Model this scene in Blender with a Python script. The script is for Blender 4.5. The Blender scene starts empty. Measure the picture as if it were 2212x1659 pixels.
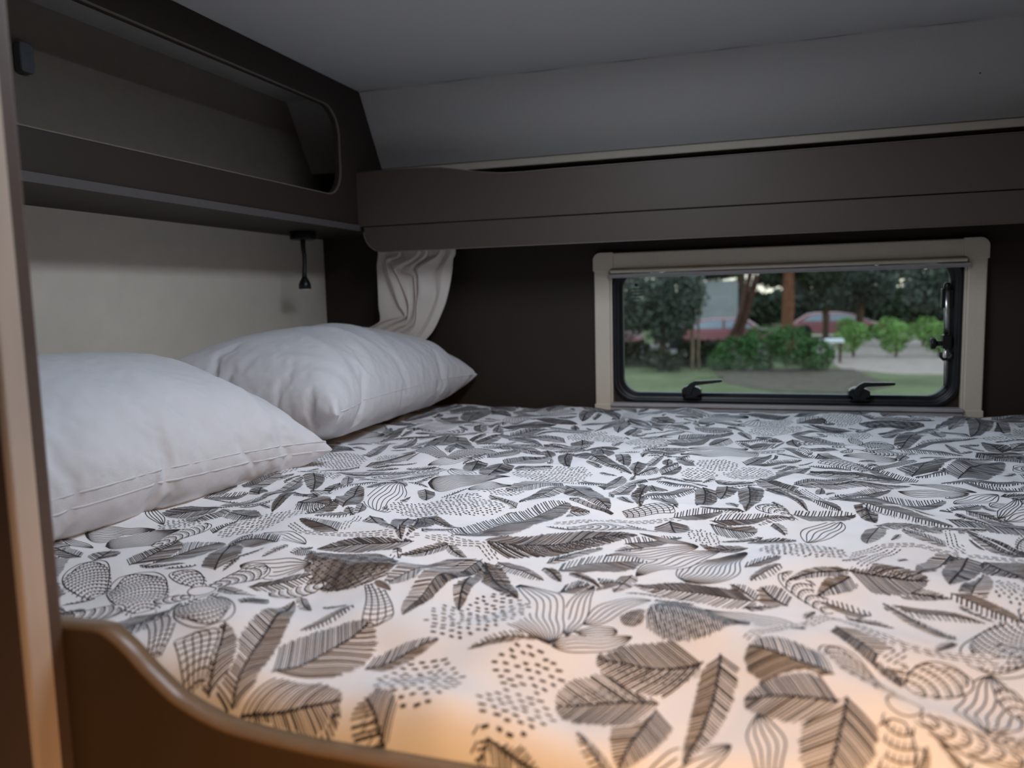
import bpy, bmesh, math, random
import numpy as np
from mathutils import Vector, Matrix

SC = bpy.context.scene
COL = SC.collection

# ------------------------------------------------------------------ camera, world, lights, exposure
CAM_R = ((0.95205003, -0.00957932, 0.30579236), (0.30493364, 0.11080922, -0.94590528), (-0.02482349, 0.99379553, 0.10841698))
cam = bpy.data.cameras.new('camera'); camera = bpy.data.objects.new('camera', cam); COL.objects.link(camera)
M4 = Matrix(CAM_R).to_4x4(); camera.matrix_world = M4
cam.sensor_fit = 'HORIZONTAL'; cam.sensor_width = 36.0; cam.lens = 1703.0/2212.0*36.0
cam.clip_start = .02; cam.clip_end = 400
cam.dof.use_dof = True; cam.dof.focus_distance = 1.12; cam.dof.aperture_fstop = 4.2; cam.dof.aperture_blades = 0
SC.camera = camera
SC.view_settings.view_transform = 'Standard'; SC.view_settings.look = 'None'
SC.view_settings.exposure = 0.0; SC.view_settings.gamma = 1.0; SC.view_settings.use_curve_mapping = False

world = bpy.data.worlds.new('evening_sky'); SC.world = world; world.use_nodes = True
nt = world.node_tree; bg = nt.nodes['Background']
tc = nt.nodes.new('ShaderNodeTexCoord'); sp = nt.nodes.new('ShaderNodeSeparateXYZ'); cr = nt.nodes.new('ShaderNodeValToRGB')
nt.links.new(tc.outputs['Generated'], sp.inputs[0]); nt.links.new(sp.outputs['Z'], cr.inputs[0]); nt.links.new(cr.outputs[0], bg.inputs[0])
cr.color_ramp.elements[0].position = .0; cr.color_ramp.elements[0].color = (1.0, .87, .72, 1)
cr.color_ramp.elements[1].position = .35; cr.color_ramp.elements[1].color = (.72, .82, 1.0, 1)
bg.inputs[1].default_value = 2.4

def area(name, loc, target, w, h, energy, color, spread=math.pi):
    l = bpy.data.lights.new(name, 'AREA'); l.shape = 'RECTANGLE'; l.size = w; l.size_y = h; l.energy = energy; l.color = color; l.spread = spread
    o = bpy.data.objects.new(name, l); COL.objects.link(o); o.location = loc
    o.rotation_euler = (Vector(target)-Vector(loc)).to_track_quat('-Z', 'Y').to_euler()
    return o

ROOF = (-.30, -.10, .70, 1.30)              # rooflight opening in the ceiling (x0, x1, y0, y1)
area('rooflight_daylight', (-.20, 1.0, .498), (-.20, 1.0, 0), .19, .59, 5.4, (.80, .89, 1.0))
area('cabin_lamp', (.45, -.25, .16), (.0, .45, -.45), .08, .08, 1.6, (1.0, .50, .17), math.radians(64))
area('cabin_fill_light', (.5, -.6, .49), (.5, -.6, -1), .5, .4, 4.0, (1.0, .80, .66))  # added fill from behind the camera to lift the partition edge and rail

# ------------------------------------------------------------------ materials
def mat(name, col, rough=.6, var=.06, scale=40, bump=0, bscale=400, spec=.3, metal=0, sheen=0, stretch=None):
    m = bpy.data.materials.new(name); m.use_nodes = True; t = m.node_tree; b = t.nodes['Principled BSDF']
    b.inputs['Roughness'].default_value = rough; b.inputs['Metallic'].default_value = metal
    b.inputs['Specular IOR Level'].default_value = spec
    if sheen: b.inputs['Sheen Weight'].default_value = sheen
    co = t.nodes.new('ShaderNodeTexCoord'); mp = t.nodes.new('ShaderNodeMapping'); t.links.new(co.outputs['Object'], mp.inputs[0])
    if stretch: mp.inputs['Scale'].default_value = stretch
    n = t.nodes.new('ShaderNodeTexNoise'); n.inputs['Scale'].default_value = scale; n.inputs['Detail'].default_value = 4
    t.links.new(mp.outputs[0], n.inputs['Vector'])
    r = t.nodes.new('ShaderNodeValToRGB'); t.links.new(n.outputs['Fac'], r.inputs[0])
    r.color_ramp.elements[0].position = .3; r.color_ramp.elements[1].position = .7
    r.color_ramp.elements[0].color = tuple(c*(1-var) for c in col)+(1,); r.color_ramp.elements[1].color = tuple(min(1, c*(1+var)) for c in col)+(1,)
    t.links.new(r.outputs[0], b.inputs['Base Color'])
    if bump:
        n2 = t.nodes.new('ShaderNodeTexNoise'); n2.inputs['Scale'].default_value = bscale; n2.inputs['Detail'].default_value = 3
        t.links.new(mp.outputs[0], n2.inputs['Vector'])
        bp = t.nodes.new('ShaderNodeBump'); bp.inputs['Strength'].default_value = bump; bp.inputs['Distance'].default_value = .001
        t.links.new(n2.outputs['Fac'], bp.inputs['Height']); t.links.new(bp.outputs[0], b.inputs['Normal'])
    return m

def weave(name, col, scale=900, bump=.12, rough=.92, trans=0):
    m = mat(name, col, rough, .02, 30, 0, spec=.12, sheen=.15); t = m.node_tree; b = t.nodes['Principled BSDF']
    co = [n for n in t.nodes if n.type == 'TEX_COORD'][0]; hs = []
    for d in ('X', 'Y'):
        wv = t.nodes.new('ShaderNodeTexWave'); wv.bands_direction = d; wv.inputs['Scale'].default_value = scale; wv.inputs['Distortion'].default_value = .6
        t.links.new(co.outputs['Object'], wv.inputs[0]); hs.append(wv)
    a = t.nodes.new('ShaderNodeMath'); a.operation = 'ADD'; t.links.new(hs[0].outputs['Fac'], a.inputs[0]); t.links.new(hs[1].outputs['Fac'], a.inputs[1])
    nz = t.nodes.new('ShaderNodeTexNoise'); nz.inputs['Scale'].default_value = 55; nz.inputs['Detail'].default_value = 5; t.links.new(co.outputs['Object'], nz.inputs[0])
    m1 = t.nodes.new('ShaderNodeMath'); m1.operation = 'MULTIPLY_ADD'; m1.inputs[1].default_value = .06; t.links.new(a.outputs[0], m1.inputs[0]); t.links.new(nz.outputs['Fac'], m1.inputs[2])
    bp = t.nodes.new('ShaderNodeBump'); bp.inputs['Strength'].default_value = bump; bp.inputs['Distance'].default_value = .004
    t.links.new(m1.outputs[0], bp.inputs['Height']); t.links.new(bp.outputs[0], b.inputs['Normal'])
    return m

DARK = mat('dark brown laminate', (.038, .028, .022), .55, .06, 260, .05, 900, .25, stretch=(1, 6, 6))
SHELF = mat('grey brown laminate', (.076, .059, .048), .5, .06, 260, .05, 900, .3, stretch=(1, 6, 6))
EDGE = mat('brown edge band', (.17, .145, .125), .4, .05, 200)
LEDGE = mat('grey shelf edge band', (.10, .088, .088), .5, .05, 200)
CREAMEDGE = mat('pale wood edge band', (.80, .66, .55), .35, .06, 60, stretch=(1, 1, .1))
WALLM = mat('cream wall board', (.76, .69, .59), .6, .03, 25, .04, 500)
CEILM = mat('pale ceiling fabric', (.50, .488, .482), .9, .03, 300, .15, 700, .1)
FRAME = mat('beige window plastic', (.70, .62, .51), .5, .03, 300, .08, 900)
GREYP = mat('grey blind plastic', (.42, .40, .41), .45, .03, 80)
RUBBER = mat('black rubber seal', (.012, .013, .015), .42, .1, 60, spec=.4)
BLACKP = mat('black plastic', (.008, .008, .009), .35, .1, 60, spec=.45)
METAL = mat('brushed aluminium', (.75, .74, .74), .3, .05, 60, metal=1)
INK = mat('dark grey printing ink', (.045, .044, .050), .95, .1, 300, spec=.1)
DUVETM = weave('white printed cotton', (.84, .84, .86))
PILLOWM = weave('white pillowcase cotton', (.80, .80, .83), bump=.45)
CURTM = weave('natural linen curtain', (.78, .70, .64), 700, .4)
MATTM = weave('mattress ticking', (.7, .68, .63))
FLOORM = mat('brown vinyl floor', (.12, .08, .05), .5, .2, 6, stretch=(1, 12, 1))
CABINM = mat('cabin wall board', (.20, .16, .13), .6, .04, 30)
LENS = mat('clear lamp lens', (.7, .7, .7), .15, .02, 40)

# ------------------------------------------------------------------ helpers
def new(name, me, parent=None, kind=None, label=None, cat=None, group=None):
    o = bpy.data.objects.new(name, me); COL.objects.link(o)
    if parent: o.parent = parent
    if kind: o['kind'] = kind
    if label: o['label'] = label
    if cat: o['category'] = cat
    if group: o['group'] = group
    return o

def empty(name, loc=(0, 0, 0), **k):
    o = new(name, None, **k); o.location = loc; o.empty_display_size = .05
    bpy.context.view_layer.update()
    return o

def mesh(name, v, f, m, parent=None, smooth=False, idx=None, bevel=0, seg=2, ang=40, **k):
    me = bpy.data.meshes.new(name); me.from_pydata([tuple(p) for p in v], [], f)
    for x in (m if isinstance(m, list) else [m]): me.materials.append(x)
    if idx is not None: me.polygons.foreach_set('material_index', idx)
    b = bmesh.new(); b.from_mesh(me); bmesh.ops.recalc_face_normals(b, faces=b.faces); b.to_mesh(me); b.free()
    if smooth: me.polygons.foreach_set('use_smooth', [True]*len(me.polygons))
    me.update()
    o = new(name, me, parent, **k)
    if parent is not None and parent.matrix_world != Matrix.Identity(4): o.matrix_parent_inverse = parent.matrix_world.inverted()
    if bevel:
        bv = o.modifiers.new('bevel', 'BEVEL'); bv.width = bevel; bv.segments = seg; bv.limit_method = 'ANGLE'; bv.angle_limit = math.radians(ang)
        me.polygons.foreach_set('use_smooth', [True]*len(me.polygons))
        bv.harden_normals = True
    return o

class Geo:
    def __init__(s): s.v = []; s.f = []
    def add(s, v, f):
        n = len(s.v); s.v += [tuple(p) for p in v]; s.f += [tuple(i+n for i in q) for q in f]; return s
    def box(s, x0, x1, y0, y1, z0, z1):
        return s.add([(x0, y0, z0), (x1, y0, z0), (x1, y1, z0), (x0, y1, z0), (x0, y0, z1), (x1, y0, z1), (x1, y1, z1), (x0, y1, z1)],
                     [(0, 3, 2, 1), (4, 5, 6, 7), (0, 1, 5, 4), (1, 2, 6, 5), (2, 3, 7, 6), (3, 0, 4, 7)])
    def tube(s, pts, r, n=12, cap=True):
        pts = [Vector(p) for p in pts]; rs = r if isinstance(r, (list, tuple)) else [r]*len(pts)
        d0 = (pts[1]-pts[0]).normalized(); up = Vector((0, 0, 1)) if abs(d0.z) < .9 else Vector((1, 0, 0)); a = d0.cross(up).normalized()
        V = []; F = []
        for i, p in enumerate(pts):
            d = (pts[min(i+1, len(pts)-1)]-pts[max(i-1, 0)]).normalized(); a = (a-d*a.dot(d)).normalized(); b = d.cross(a)
            V += [p+(a*math.cos(2*math.pi*k/n)+b*math.sin(2*math.pi*k/n))*rs[i] for k in range(n)]
            if i: F += [((i-1)*n+k, (i-1)*n+(k+1) % n, i*n+(k+1) % n, i*n+k) for k in range(n)]
        if cap: F += [tuple(range(n))[::-1], tuple(range((len(pts)-1)*n, len(pts)*n))]
        return s.add(V, F)
    def prism(s, pts, axis, a, b):
        # closed outline of 2D points extruded along an axis between a and b
        n = len(pts)
        mk = {'y': lambda p, c: (p[0], c, p[1]), 'x': lambda p, c: (c, p[0], p[1]), 'z': lambda p, c: (p[0], p[1], c)}[axis]
        return s.add([mk(p, a) for p in pts]+[mk(p, b) for p in pts],
                     [tuple(range(n)), tuple(range(2*n-1, n-1, -1))]+[(i, (i+1) % n, n+(i+1) % n, n+i) for i in range(n)])
    def obj(s, name, m, parent=None, **k): return mesh(name, s.v, s.f, m, parent, **k)

def rrect(x0, x1, z0, z1, r, n=10):
    P = []
    for cx, cz, a0 in ((x1-r, z1-r, 0), (x0+r, z1-r, 90), (x0+r, z0+r, 180), (x1-r, z0+r, 270)):
        P += [(cx+r*math.cos(math.radians(a0+90*k/n)), cz+r*math.sin(math.radians(a0+90*k/n))) for k in range(n+1)]
    return P

def plate(name, outer, hole, axis, a, b, m, parent=None, **k):
    # a board with a hole, given as two closed 2D outlines
    bm = bmesh.new(); mk = {'y': lambda p, c: (p[0], c, p[1]), 'x': lambda p, c: (c, p[0], p[1]), 'z': lambda p, c: (p[0], p[1], c)}[axis]
    E = []
    for loop in (outer, hole):
        vs = [bm.verts.new(mk(p, a)) for p in loop]
        E += [bm.edges.new((vs[i], vs[(i+1) % len(vs)])) for i in range(len(vs))]
    r = bmesh.ops.triangle_fill(bm, use_beauty=True, use_dissolve=False, edges=E)
    fs = [g for g in r['geom'] if isinstance(g, bmesh.types.BMFace)]
    ex = bmesh.ops.extrude_face_region(bm, geom=fs)
    d = {'x': Vector((b-a, 0, 0)), 'y': Vector((0, b-a, 0)), 'z': Vector((0, 0, b-a))}[axis]
    bmesh.ops.translate(bm, vec=d, verts=[g for g in ex['geom'] if isinstance(g, bmesh.types.BMVert)])
    bm.verts.ensure_lookup_table(); bm.verts.index_update()
    v = [tuple(p.co) for p in bm.verts]; f = [tuple(q.index for q in p.verts) for p in bm.faces]; bm.free()
    return mesh(name, v, f, m, parent, **k)

def sweep_ring(loopfn, prof, close=False):
    # loopfn(inset) -> outline (x, z); prof = [(inset, y)]
    V = []; F = []; n = None
    for ins, y in prof:
        L = loopfn(ins); n = len(L); V += [(x, y, z) for x, z in L]
    for i in range(len(prof)-1):
        F += [(i*n+k, i*n+(k+1) % n, (i+1)*n+(k+1) % n, (i+1)*n+k) for k in range(n)]
    return V, F

# ------------------------------------------------------------------ the setting
XL, XR, YB, YF, ZC, ZF = -1.14, 1.05, 1.90, -1.5, .50, -1.75
XF = -.933                                    # face of the left locker
# openings: window_1 in the back wall, window_2 (rooflight) in the ceiling
WX0, WX1, WZ0, WZ1 = -.350, .396, -.256, .056
Geo().box(XL-.03, XR+.03, YF-.03, YB+.03, ZF-.03, ZF).obj('floor', FLOORM, kind='structure')
RX0, RX1, RY0, RY1 = ROOF
plate('ceiling', [(XL-.03, YF-.03), (XR+.03, YF-.03), (XR+.03, 1.765), (XL-.03, 1.765)], [(RX0, RY0), (RX1, RY0), (RX1, RY1), (RX0, RY1)], 'z', ZC, ZC+.03, CEILM, kind='structure')
# sloping roof panel: thin board from the ceiling seam down to the back wall
sl = Geo().prism([(1.752, .5), (1.855, .334), (1.857, .3335), (1.90, .3335), (1.90, .53), (1.77, .53)], 'x', XL+.001, XR)
slope = sl.obj('ceiling_slope', CEILM, kind='structure')
q_ = Vector((.394, 1.805, .4145)); nn_ = Vector((0, -.8497, -.5272))
Geo().tube([q_, q_+nn_*.0006], .0017, 10).obj('screw_hole', RUBBER, slope, label='tiny dark hole in the sloping roof panel')
# padded seam bead between the two panels
Geo().tube([(x, 1.7515+.0012*math.sin(x*23), .4990+.0012*math.sin(x*31+1)) for x in np.linspace(XF+.004, XR, 60)], .0022, 6).obj('trim_2', CEILM, kind='structure', smooth=True)
Geo().box(XL-.03, XL, YF, YB, ZF, ZC+.02).obj('wall_left', WALLM, kind='structure')
Geo().box(XR, XR+.03, YF, YB+.03, ZF, ZC+.02).obj('wall_right', CABINM, kind='structure')
Geo().box(XL-.03, XR+.03, YF-.03, YF, ZF, ZC+.02).obj('wall_front', CABINM, kind='structure')
plate('wall_back', [(XL-.03, ZF), (XR+.03, ZF), (XR+.03, .333), (XL-.03, .333)], rrect(WX0, WX1, WZ0, WZ1+.02, .052), 'y', YB, YB+.03, DARK, kind='structure')
Geo().box(XL-.03, XR+.03, YB, YB+.03, .333, .53).obj('wall_back_upper', CABINM, kind='structure')
Geo().box(XF+.001, XR, 1.8585, YB-.0005, .3150, .3334).obj('trim_4', mat('cream cove trim', (.62, .55, .46), .7, .03, 40), kind='structure', bevel=.003)
# partition beside the camera: slab with a rounded pale edge band facing into the opening
Geo().box(XL, -.488, .393, .424, ZF, ZC).obj('wall_partition', mat('partition brown laminate', (.19, .13, .105), .5, .06, 260, stretch=(6, 6, 1)), kind='structure', bevel=.002)
arc = [(-.4885, .3925)]+[(-.488+.0035*math.sin(a), .3965-.004*math.cos(a)) for a in np.linspace(0, math.pi/2, 6)]+[(-.4845, .412), (-.4885, .412)]
Geo().prism(arc, 'z', ZF, ZC).obj('trim_1', CREAMEDGE, kind='structure')
Geo().prism([(-.489, .4121)]+[(-.4850, .4121), (-.4850, .4215), (-.4858, .4235), (-.489, .4240)], 'z', ZF, ZC).obj('trim_3', mat('partition edge brown', (.15, .105, .085), .45, .05, 100), kind='structure')

# ------------------------------------------------------------------ window_1: hinged window with beige surround
win = empty('window_1', (.022, YB, -.26), kind='structure')
FX0, FX1, FZ1, IX0, IX1, IZ1 = -.394, .439, .102, -.356, .402, .0615
sur = Geo()
sur.prism([(FX0, -.30), (IX0, -.30), (IX0, .062), (FX0, .062)], 'y', 1.879, YB)
sur.prism([(IX1, -.30), (FX1, -.30), (FX1, .062), (IX1, .062)], 'y', 1.879, YB)
sur.prism([(IX0, IZ1), (IX1, IZ1), (IX1, FZ1-.001), (IX0, FZ1-.001)], 'y', 1.879, YB)
sur.obj('window_frame', FRAME, win, bevel=.004, seg=3)
for sx, (a, b) in ((-1, (FX0, IX0)), (1, (FX1, IX1))):
    r = .018; k = [(a-.002*-sx*-1, .055), (a-.002*-sx*-1, FZ1-r)]
    ax = a+.002*sx
    out = [(ax, .058)]+[(ax-sx*(r-r*math.cos(t)), FZ1-r+r*math.sin(t)) for t in np.linspace(0, math.pi/2, 7)]+[(b-sx*.009, FZ1), (b-sx*.009, .066), (b-sx*.001, .060), (b-sx*.001, .058)]
    Geo().prism(out, 'y', 1.8765, YB).obj('corner_cap', FRAME, win, bevel=.003, seg=2)
    foot = [(ax, -.262), (b-sx*.001, -.262), (b-sx*.001, -.30), (ax, -.30)]
    Geo().prism(foot, 'y', 1.8765, YB).obj('corner_cap', FRAME, win, bevel=.002)
# roller blind cassette: two rounded bars, and the blind's pull bar
b1 = Geo().prism([(1.873+.005*math.cos(t), .0565+.0048*math.sin(t)) for t in np.linspace(0, 2*math.pi, 16, endpoint=False)], 'x', IX0+.003, IX1-.003)
b1.obj('blind_roller', FRAME, win, smooth=False, bevel=.0008)
b2 = Geo(); b2.box(IX0-.003, IX1+.003, 1.868, 1.892, .0415, .0500); b2.box(IX0-.003, IX1+.003, 1.8665, 1.880, .0408, .0428)
b2.obj('blind_pull_bar', GREYP, win, bevel=.0015)
b3 = Geo(); b3.box(IX0, IX1, 1.874, YB, -.300, -.2665); b3.box(IX0, IX1, 1.869, YB, -.266, -.2585)
b3.obj('sill_rail', GREYP, win, bevel=.0015)
for a in (IX0, IX1-.004): Geo().box(a, a+.004, 1.885, 1.899, -.26, .05).obj('blind_guide', FRAME, win, bevel=.0008)
rub = lambda d: rrect(WX0+d, WX1-d, WZ0+d, WZ1+.02-d, .052-d*.6)
V, F = sweep_ring(rub, [(-.003, YB-.0005), (-.002, 1.893), (.002, 1.8905), (.007, 1.8915), (.0075, 1.895), (.011, 1.8945), (.0145, 1.8975), (.0152, 1.901), (.0185, 1.9015), (.0205, 1.906), (.0205, 1.925)])
mesh('rubber_seal', V, F, RUBBER, win, smooth=True)
# acrylic pane
pm = bpy.data.materials.new('tinted acrylic pane'); pm.use_nodes = True; t = pm.node_tree; t.nodes.clear()
tr = t.nodes.new('ShaderNodeBsdfTransparent'); tr.inputs[0].default_value = (.74, .80, .80, 1)
gl = t.nodes.new('ShaderNodeBsdfGlossy'); gl.inputs['Roughness'].default_value = .06; gl.inputs[0].default_value = (.9, .9, .9, 1)
fr = t.nodes.new('ShaderNodeFresnel'); fr.inputs[0].default_value = 1.45; mx = t.nodes.new('ShaderNodeMixShader'); ou = t.nodes.new('ShaderNodeOutputMaterial')
nz = t.nodes.new('ShaderNodeTexNoise'); nz.inputs['Scale'].default_value = 14; co = t.nodes.new('ShaderNodeTexCoord'); t.links.new(co.outputs['Object'], nz.inputs[0])
mr = t.nodes.new('ShaderNodeMapRange'); mr.inputs[3].default_value = .05; mr.inputs[4].default_value = .09; t.links.new(nz.outputs['Fac'], mr.inputs[0]); t.links.new(mr.outputs[0], gl.inputs['Roughness'])
t.links.new(fr.outputs[0], mx.inputs[0]); t.links.new(tr.outputs[0], mx.inputs[1]); t.links.new(gl.outputs[0], mx.inputs[2]); t.links.new(mx.outputs[0], ou.inputs[0])
pane = rrect(WX0+.018, WX1-.018, WZ0+.018, WZ1+.002, .042)
Geo().prism(pane, 'y', 1.915, 1.919).obj('glass_pane', pm, win)
# faint approval stamp moulded in the pane's upper left corner
st = Geo(); rs = random.Random(3)
st.add(*[[(-.298+.004*math.cos(a), 1.9145, .024+.004*math.sin(a)) for a in np.linspace(0, 6.28, 14, endpoint=False)], [tuple(range(14))]])
for zz, w0 in ((.0135, .026), (.006, .030), (-.002, .030), (-.010, .022)):
    x = -.298-w0/2
    while x < -.298+w0/2:
        l = rs.uniform(.0012, .0034); st.add([(x, 1.9145, zz), (x+l, 1.9145, zz), (x+l, 1.9145, zz+.0020), (x, 1.9145, zz+.0020)], [(0, 1, 2, 3)]); x += l+.0011
for cx in (-.306, -.297): st.tube([(cx+.0035*math.cos(a), 1.9145, -.019+.0035*math.sin(a)) for a in (math.radians(d) for d in ((90, 210, 330, 90) if cx > -.3 else (0, 45, 90, 135, 180, 225, 270, 315, 360)))], .0004, 5)
st.obj('approval_stamp', mat('grey stamp ink', (.02, .02, .02), .8), win)
# latch handles
def latch(x, tilt):
    h = empty('window_handle', (x, 1.905, -.243), parent=win); h.matrix_parent_inverse = win.matrix_world.inverted(); bpy.context.view_layer.update()
    Geo().prism([(x-.020, -.247), (x+.020, -.247), (x+.018, -.2425), (x-.018, -.2425)], 'y', 1.884, 1.912).obj('foot_plate', BLACKP, h, bevel=.001)
    Geo().prism([(x-.013, -.243), (x+.012, -.243), (x+.014, -.238), (x+.021, -.236), (x+.021, -.224), (x+.014, -.2195), (x+.002, -.2155), (x-.010, -.2155), (x-.018, -.219), (x-.023, -.224), (x-.0235, -.234), (x-.015, -.237)], 'y', 1.874, 1.905).obj('latch_body', BLACKP, h, bevel=.002)
    d = Vector((math.cos(tilt), math.sin(tilt))); p0 = Vector((x+.012, -.2065)); e = p0+d*.056; nrm = Vector((-d.y, d.x))
    lev = [(x-.014, -.219), (x-.003, -.208), (x+.007, -.2025)]+[tuple(p0+d*.010+nrm*.0035), tuple(e+nrm*.0032), tuple(e+d*.0025), tuple(e-nrm*.0030), tuple(p0+d*.012-nrm*.0055), (x+.010, -.2135), (x+.002, -.2225), (x-.002, -.236), (x-.012, -.232)]
    Geo().prism(lev, 'y', 1.866, 1.878).obj('lever', BLACKP, h, bevel=.0016)
latch(-.164, math.radians(4.5)); latch(.199, math.radians(.5))
# telescopic stay with clamp knob on the right
sy = 1.893
Geo().tube([(.367, sy, .0), (.3675, sy, -.100)], .0052, 16).obj('stay_tube', METAL, win, smooth=True)
Geo().tube([(.3685, sy+.002, -.10), (.3693, sy+.002, -.212)], .0033, 12).obj('stay_rod', METAL, win, smooth=True)
c = Geo(); c.tube([(.367, sy, -.007), (.367, sy, -.002), (.367, sy, .006), (.367, sy, .010)], [.0066, .0075, .0070, .004], 14); c.box(.3565, .3605, sy-.006, sy+.01, -.044, -.003); c.box(.358, .380, sy+.004, sy+.012, -.044, -.006)
c.obj('stay_end_cap', BLACKP, win, bevel=.001)
c = Geo(); c.box(.3605, .3775, sy-.010, sy+.010, -.131, -.101); c.box(.350, .362, sy-.005, sy+.005, -.125, -.114); c.obj('stay_clamp', BLACKP, win, bevel=.002)
Geo().tube([(.338, sy, -.1195), (.340, sy, -.1195), (.3475, sy, -.1195), (.3495, sy, -.1195), (.352, sy, -.1195)], [.011, .0135, .0135, .009, .006], 8).obj('clamp_knob', BLACKP, win, bevel=.0015)
c = Geo(); c.tube([(.3595, sy, -.139), (.3595, sy, -.149), (.364, sy, -.154), (.374, sy, -.154), (.3795, sy, -.149), (.3795, sy, -.139)], .0034, 10); c.obj('stay_hook', BLACKP, win, smooth=True)

# ------------------------------------------------------------------ window_2: rooflight over the bed
rl = empty('window_2', ((RX0+RX1)/2, (RY0+RY1)/2, ZC), kind='structure')
g = Geo()
for x0, x1, y0, y1 in ((RX0-.03, RX1+.03, RY0-.03, RY0), (RX0-.03, RX1+.03, RY1, RY1+.03), (RX0-.03, RX0, RY0, RY1), (RX1, RX1+.03, RY0, RY1)): g.box(x0, x1, y0, y1, ZC-.006, ZC-.0005)
g.obj('window_frame', FRAME, rl, bevel=.002)

# ------------------------------------------------------------------ left overhead locker
lk = empty('overhead_locker', (-1.03, 1.1, .168), label='dark brown overhead locker with a long rounded opening above the pillows', cat='cabinet')
YL0, YL1 = .4245, 1.72
front = [(YL0, .182), (YB-.001, .182), (YB-.001, .30), (1.8615, .333), (1.8555, .336), (1.752, .4995), (YL0, .4995)]
plate('front_panel', front, rrect(.49, 1.647, .2425, .4375, .062, 12), 'x', XF-.015, XF, DARK, lk, bevel=.0012)
V, F = [], []
Ls = [rrect(.49-d, 1.647+d, .2425-d, .4375+d, .062, 12) for d in (-.0004, .0018, .0018, -.0004)]
for L, x in zip(Ls, (XF-.003, XF-.003, XF+.0011, XF+.0011)): V += [(x, y, z) for y, z in L]
n = len(Ls[0])
for i in range(4):
    j = (i+1) % 4; F += [(i*n+k, i*n+(k+1) % n, j*n+(k+1) % n, j*n+k) for k in range(n)]
mesh('edge_band', V, F, EDGE, lk, smooth=False, label='thin lighter edge band around the opening')
Geo().box(XL+.0005, XF+.003, YL0, YB-.001, .1685, .1817).obj('bottom_board', DARK, lk, bevel=.001)
Geo().box(XF+.0031, XF+.0056, YL0, YL1-.002, .1683, .1822).obj('shelf_edge', LEDGE, lk, bevel=.0008, label='grey edge strip along the underside')
Geo().box(XL+.0005, XF-.0155, YL0, YB-.001, .4985-.003, .4995).obj('top_board', CEILM, lk)
Geo().box(XL+.0005, XL+.0035, YL0, YB-.001, .1818, .4954).obj('shade_panel', mat('taupe locker shade', (.30, .26, .215), .75, .04, 40), lk, label='taupe panel at the back of the locker with shade put into its colour')  # dark tone stands in for the shade inside the locker
# bits seen in the locker
g = Geo().prism(rrect(.995, 1.02, .375, .422, .006, 5), 'x', XL+.0036, XL+.020)
o = g.obj('wall_fitting', mat('blue grey plastic', (.16, .18, .20), .5), bevel=.003, label='small blue grey plastic fitting on the wall high in the left locker', cat='fitting')
g = Geo().prism([(1.80, .186), (1.87, .186), (1.87, .2445), (1.865, .2475), (1.795, .2450), (1.79, .241)], 'x', XL+.004, XL+.07)
g.v = [(x, y-.02, z+.0) for x, y, z in g.v]
g.obj('storage_box', mat('tan cardboard', (.42, .30, .17), .8), bevel=.002, label='small tan box in the far corner of the left locker', cat='box')

# ------------------------------------------------------------------ long shelf over the window
sh = empty('wall_shelf', (0, 1.82, .17), label='grey brown open shelf with a deep front board above the window', cat='shelf')
top = [(-.938, .179), (XR-.001, .179), (XR-.001, .2835), (-.45, .2795), (-.52, .2785), (-.575, .2800), (-.625, .2860), (-.675, .2955), (-.715, .3020), (-.75, .3045), (-.80, .3060), (-.932, .3060), (-.938, .3045)]
Geo().prism(top, 'y', 1.720, 1.736).obj('upper_front_board', SHELF, sh, bevel=.0016, seg=3)
edge = [(-.921, .1772)]+[(-.921+.05*(1-math.cos(t)), .165-.048*math.sin(t)) for t in np.linspace(0, math.pi/2, 9)]+[(XR-.001, .1155), (XR-.001, .1772)]
Geo().prism(edge, 'y', 1.7225, 1.7385).obj('lower_front_board', SHELF, sh, bevel=.0016, seg=3)
Geo().box(-.932, XR-.001, 1.7365, YB-.001, .170, .184).obj('shelf_board', DARK, sh)
V = []; R = [(p, q) for p, q in top[2:-1]]
g = Geo()
g.tube([(x, 1.7195, z+.0002) for x, z in R], .0011, 6); g.obj('top_edge_band', EDGE, sh, smooth=True)
Geo().tube([(x, 1.722, z) for x, z in edge[1:-1]], .0010, 6).obj('bottom_edge_band', EDGE, sh, smooth=True, label='lighter rounded lower edge')

# ------------------------------------------------------------------ reading lamp under the locker
la = empty('reading_lamp', (-1.045, 1.652, .168), label='black gooseneck reading lamp hanging under the left locker', cat='lamp')
Geo().tube([(-1.045, 1.652, .1684), (-1.045, 1.652, .1665), (-1.045, 1.652, .1505), (-1.045, 1.652, .1490)], [.0295, .0305, .0305, .0290], 32).obj('base', BLACKP, la, bevel=.0008)
neck = [(-1.045, 1.652, .153), (-1.0448, 1.651, .143), (-1.0445, 1.650, .13), (-1.044, 1.653, .11), (-1.044, 1.652, .09), (-1.0445, 1.650, .072), (-1.045, 1.650, .058)]
Geo().tube(neck, [.0056, .0060, .0055, .0050, .0048, .0052, .0066], 16).obj('gooseneck', BLACKP, la, smooth=True)
hd = Geo().tube([(-1.045, 1.650, .061), (-1.045, 1.650, .057), (-1.045, 1.650, .051), (-1.045, 1.650, .044), (-1.045, 1.650, .0345), (-1.045, 1.650, .0335)], [.0066, .0080, .0118, .0140, .0145, .0128], 24).obj('lamp_head', BLACKP, la, smooth=True)
Geo().tube([(-1.045, 1.650, .0336), (-1.045, 1.650, .0318)], [.0126, .0115], 24).obj('lens', LENS, la, label='clear lens under the lamp head')

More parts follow.
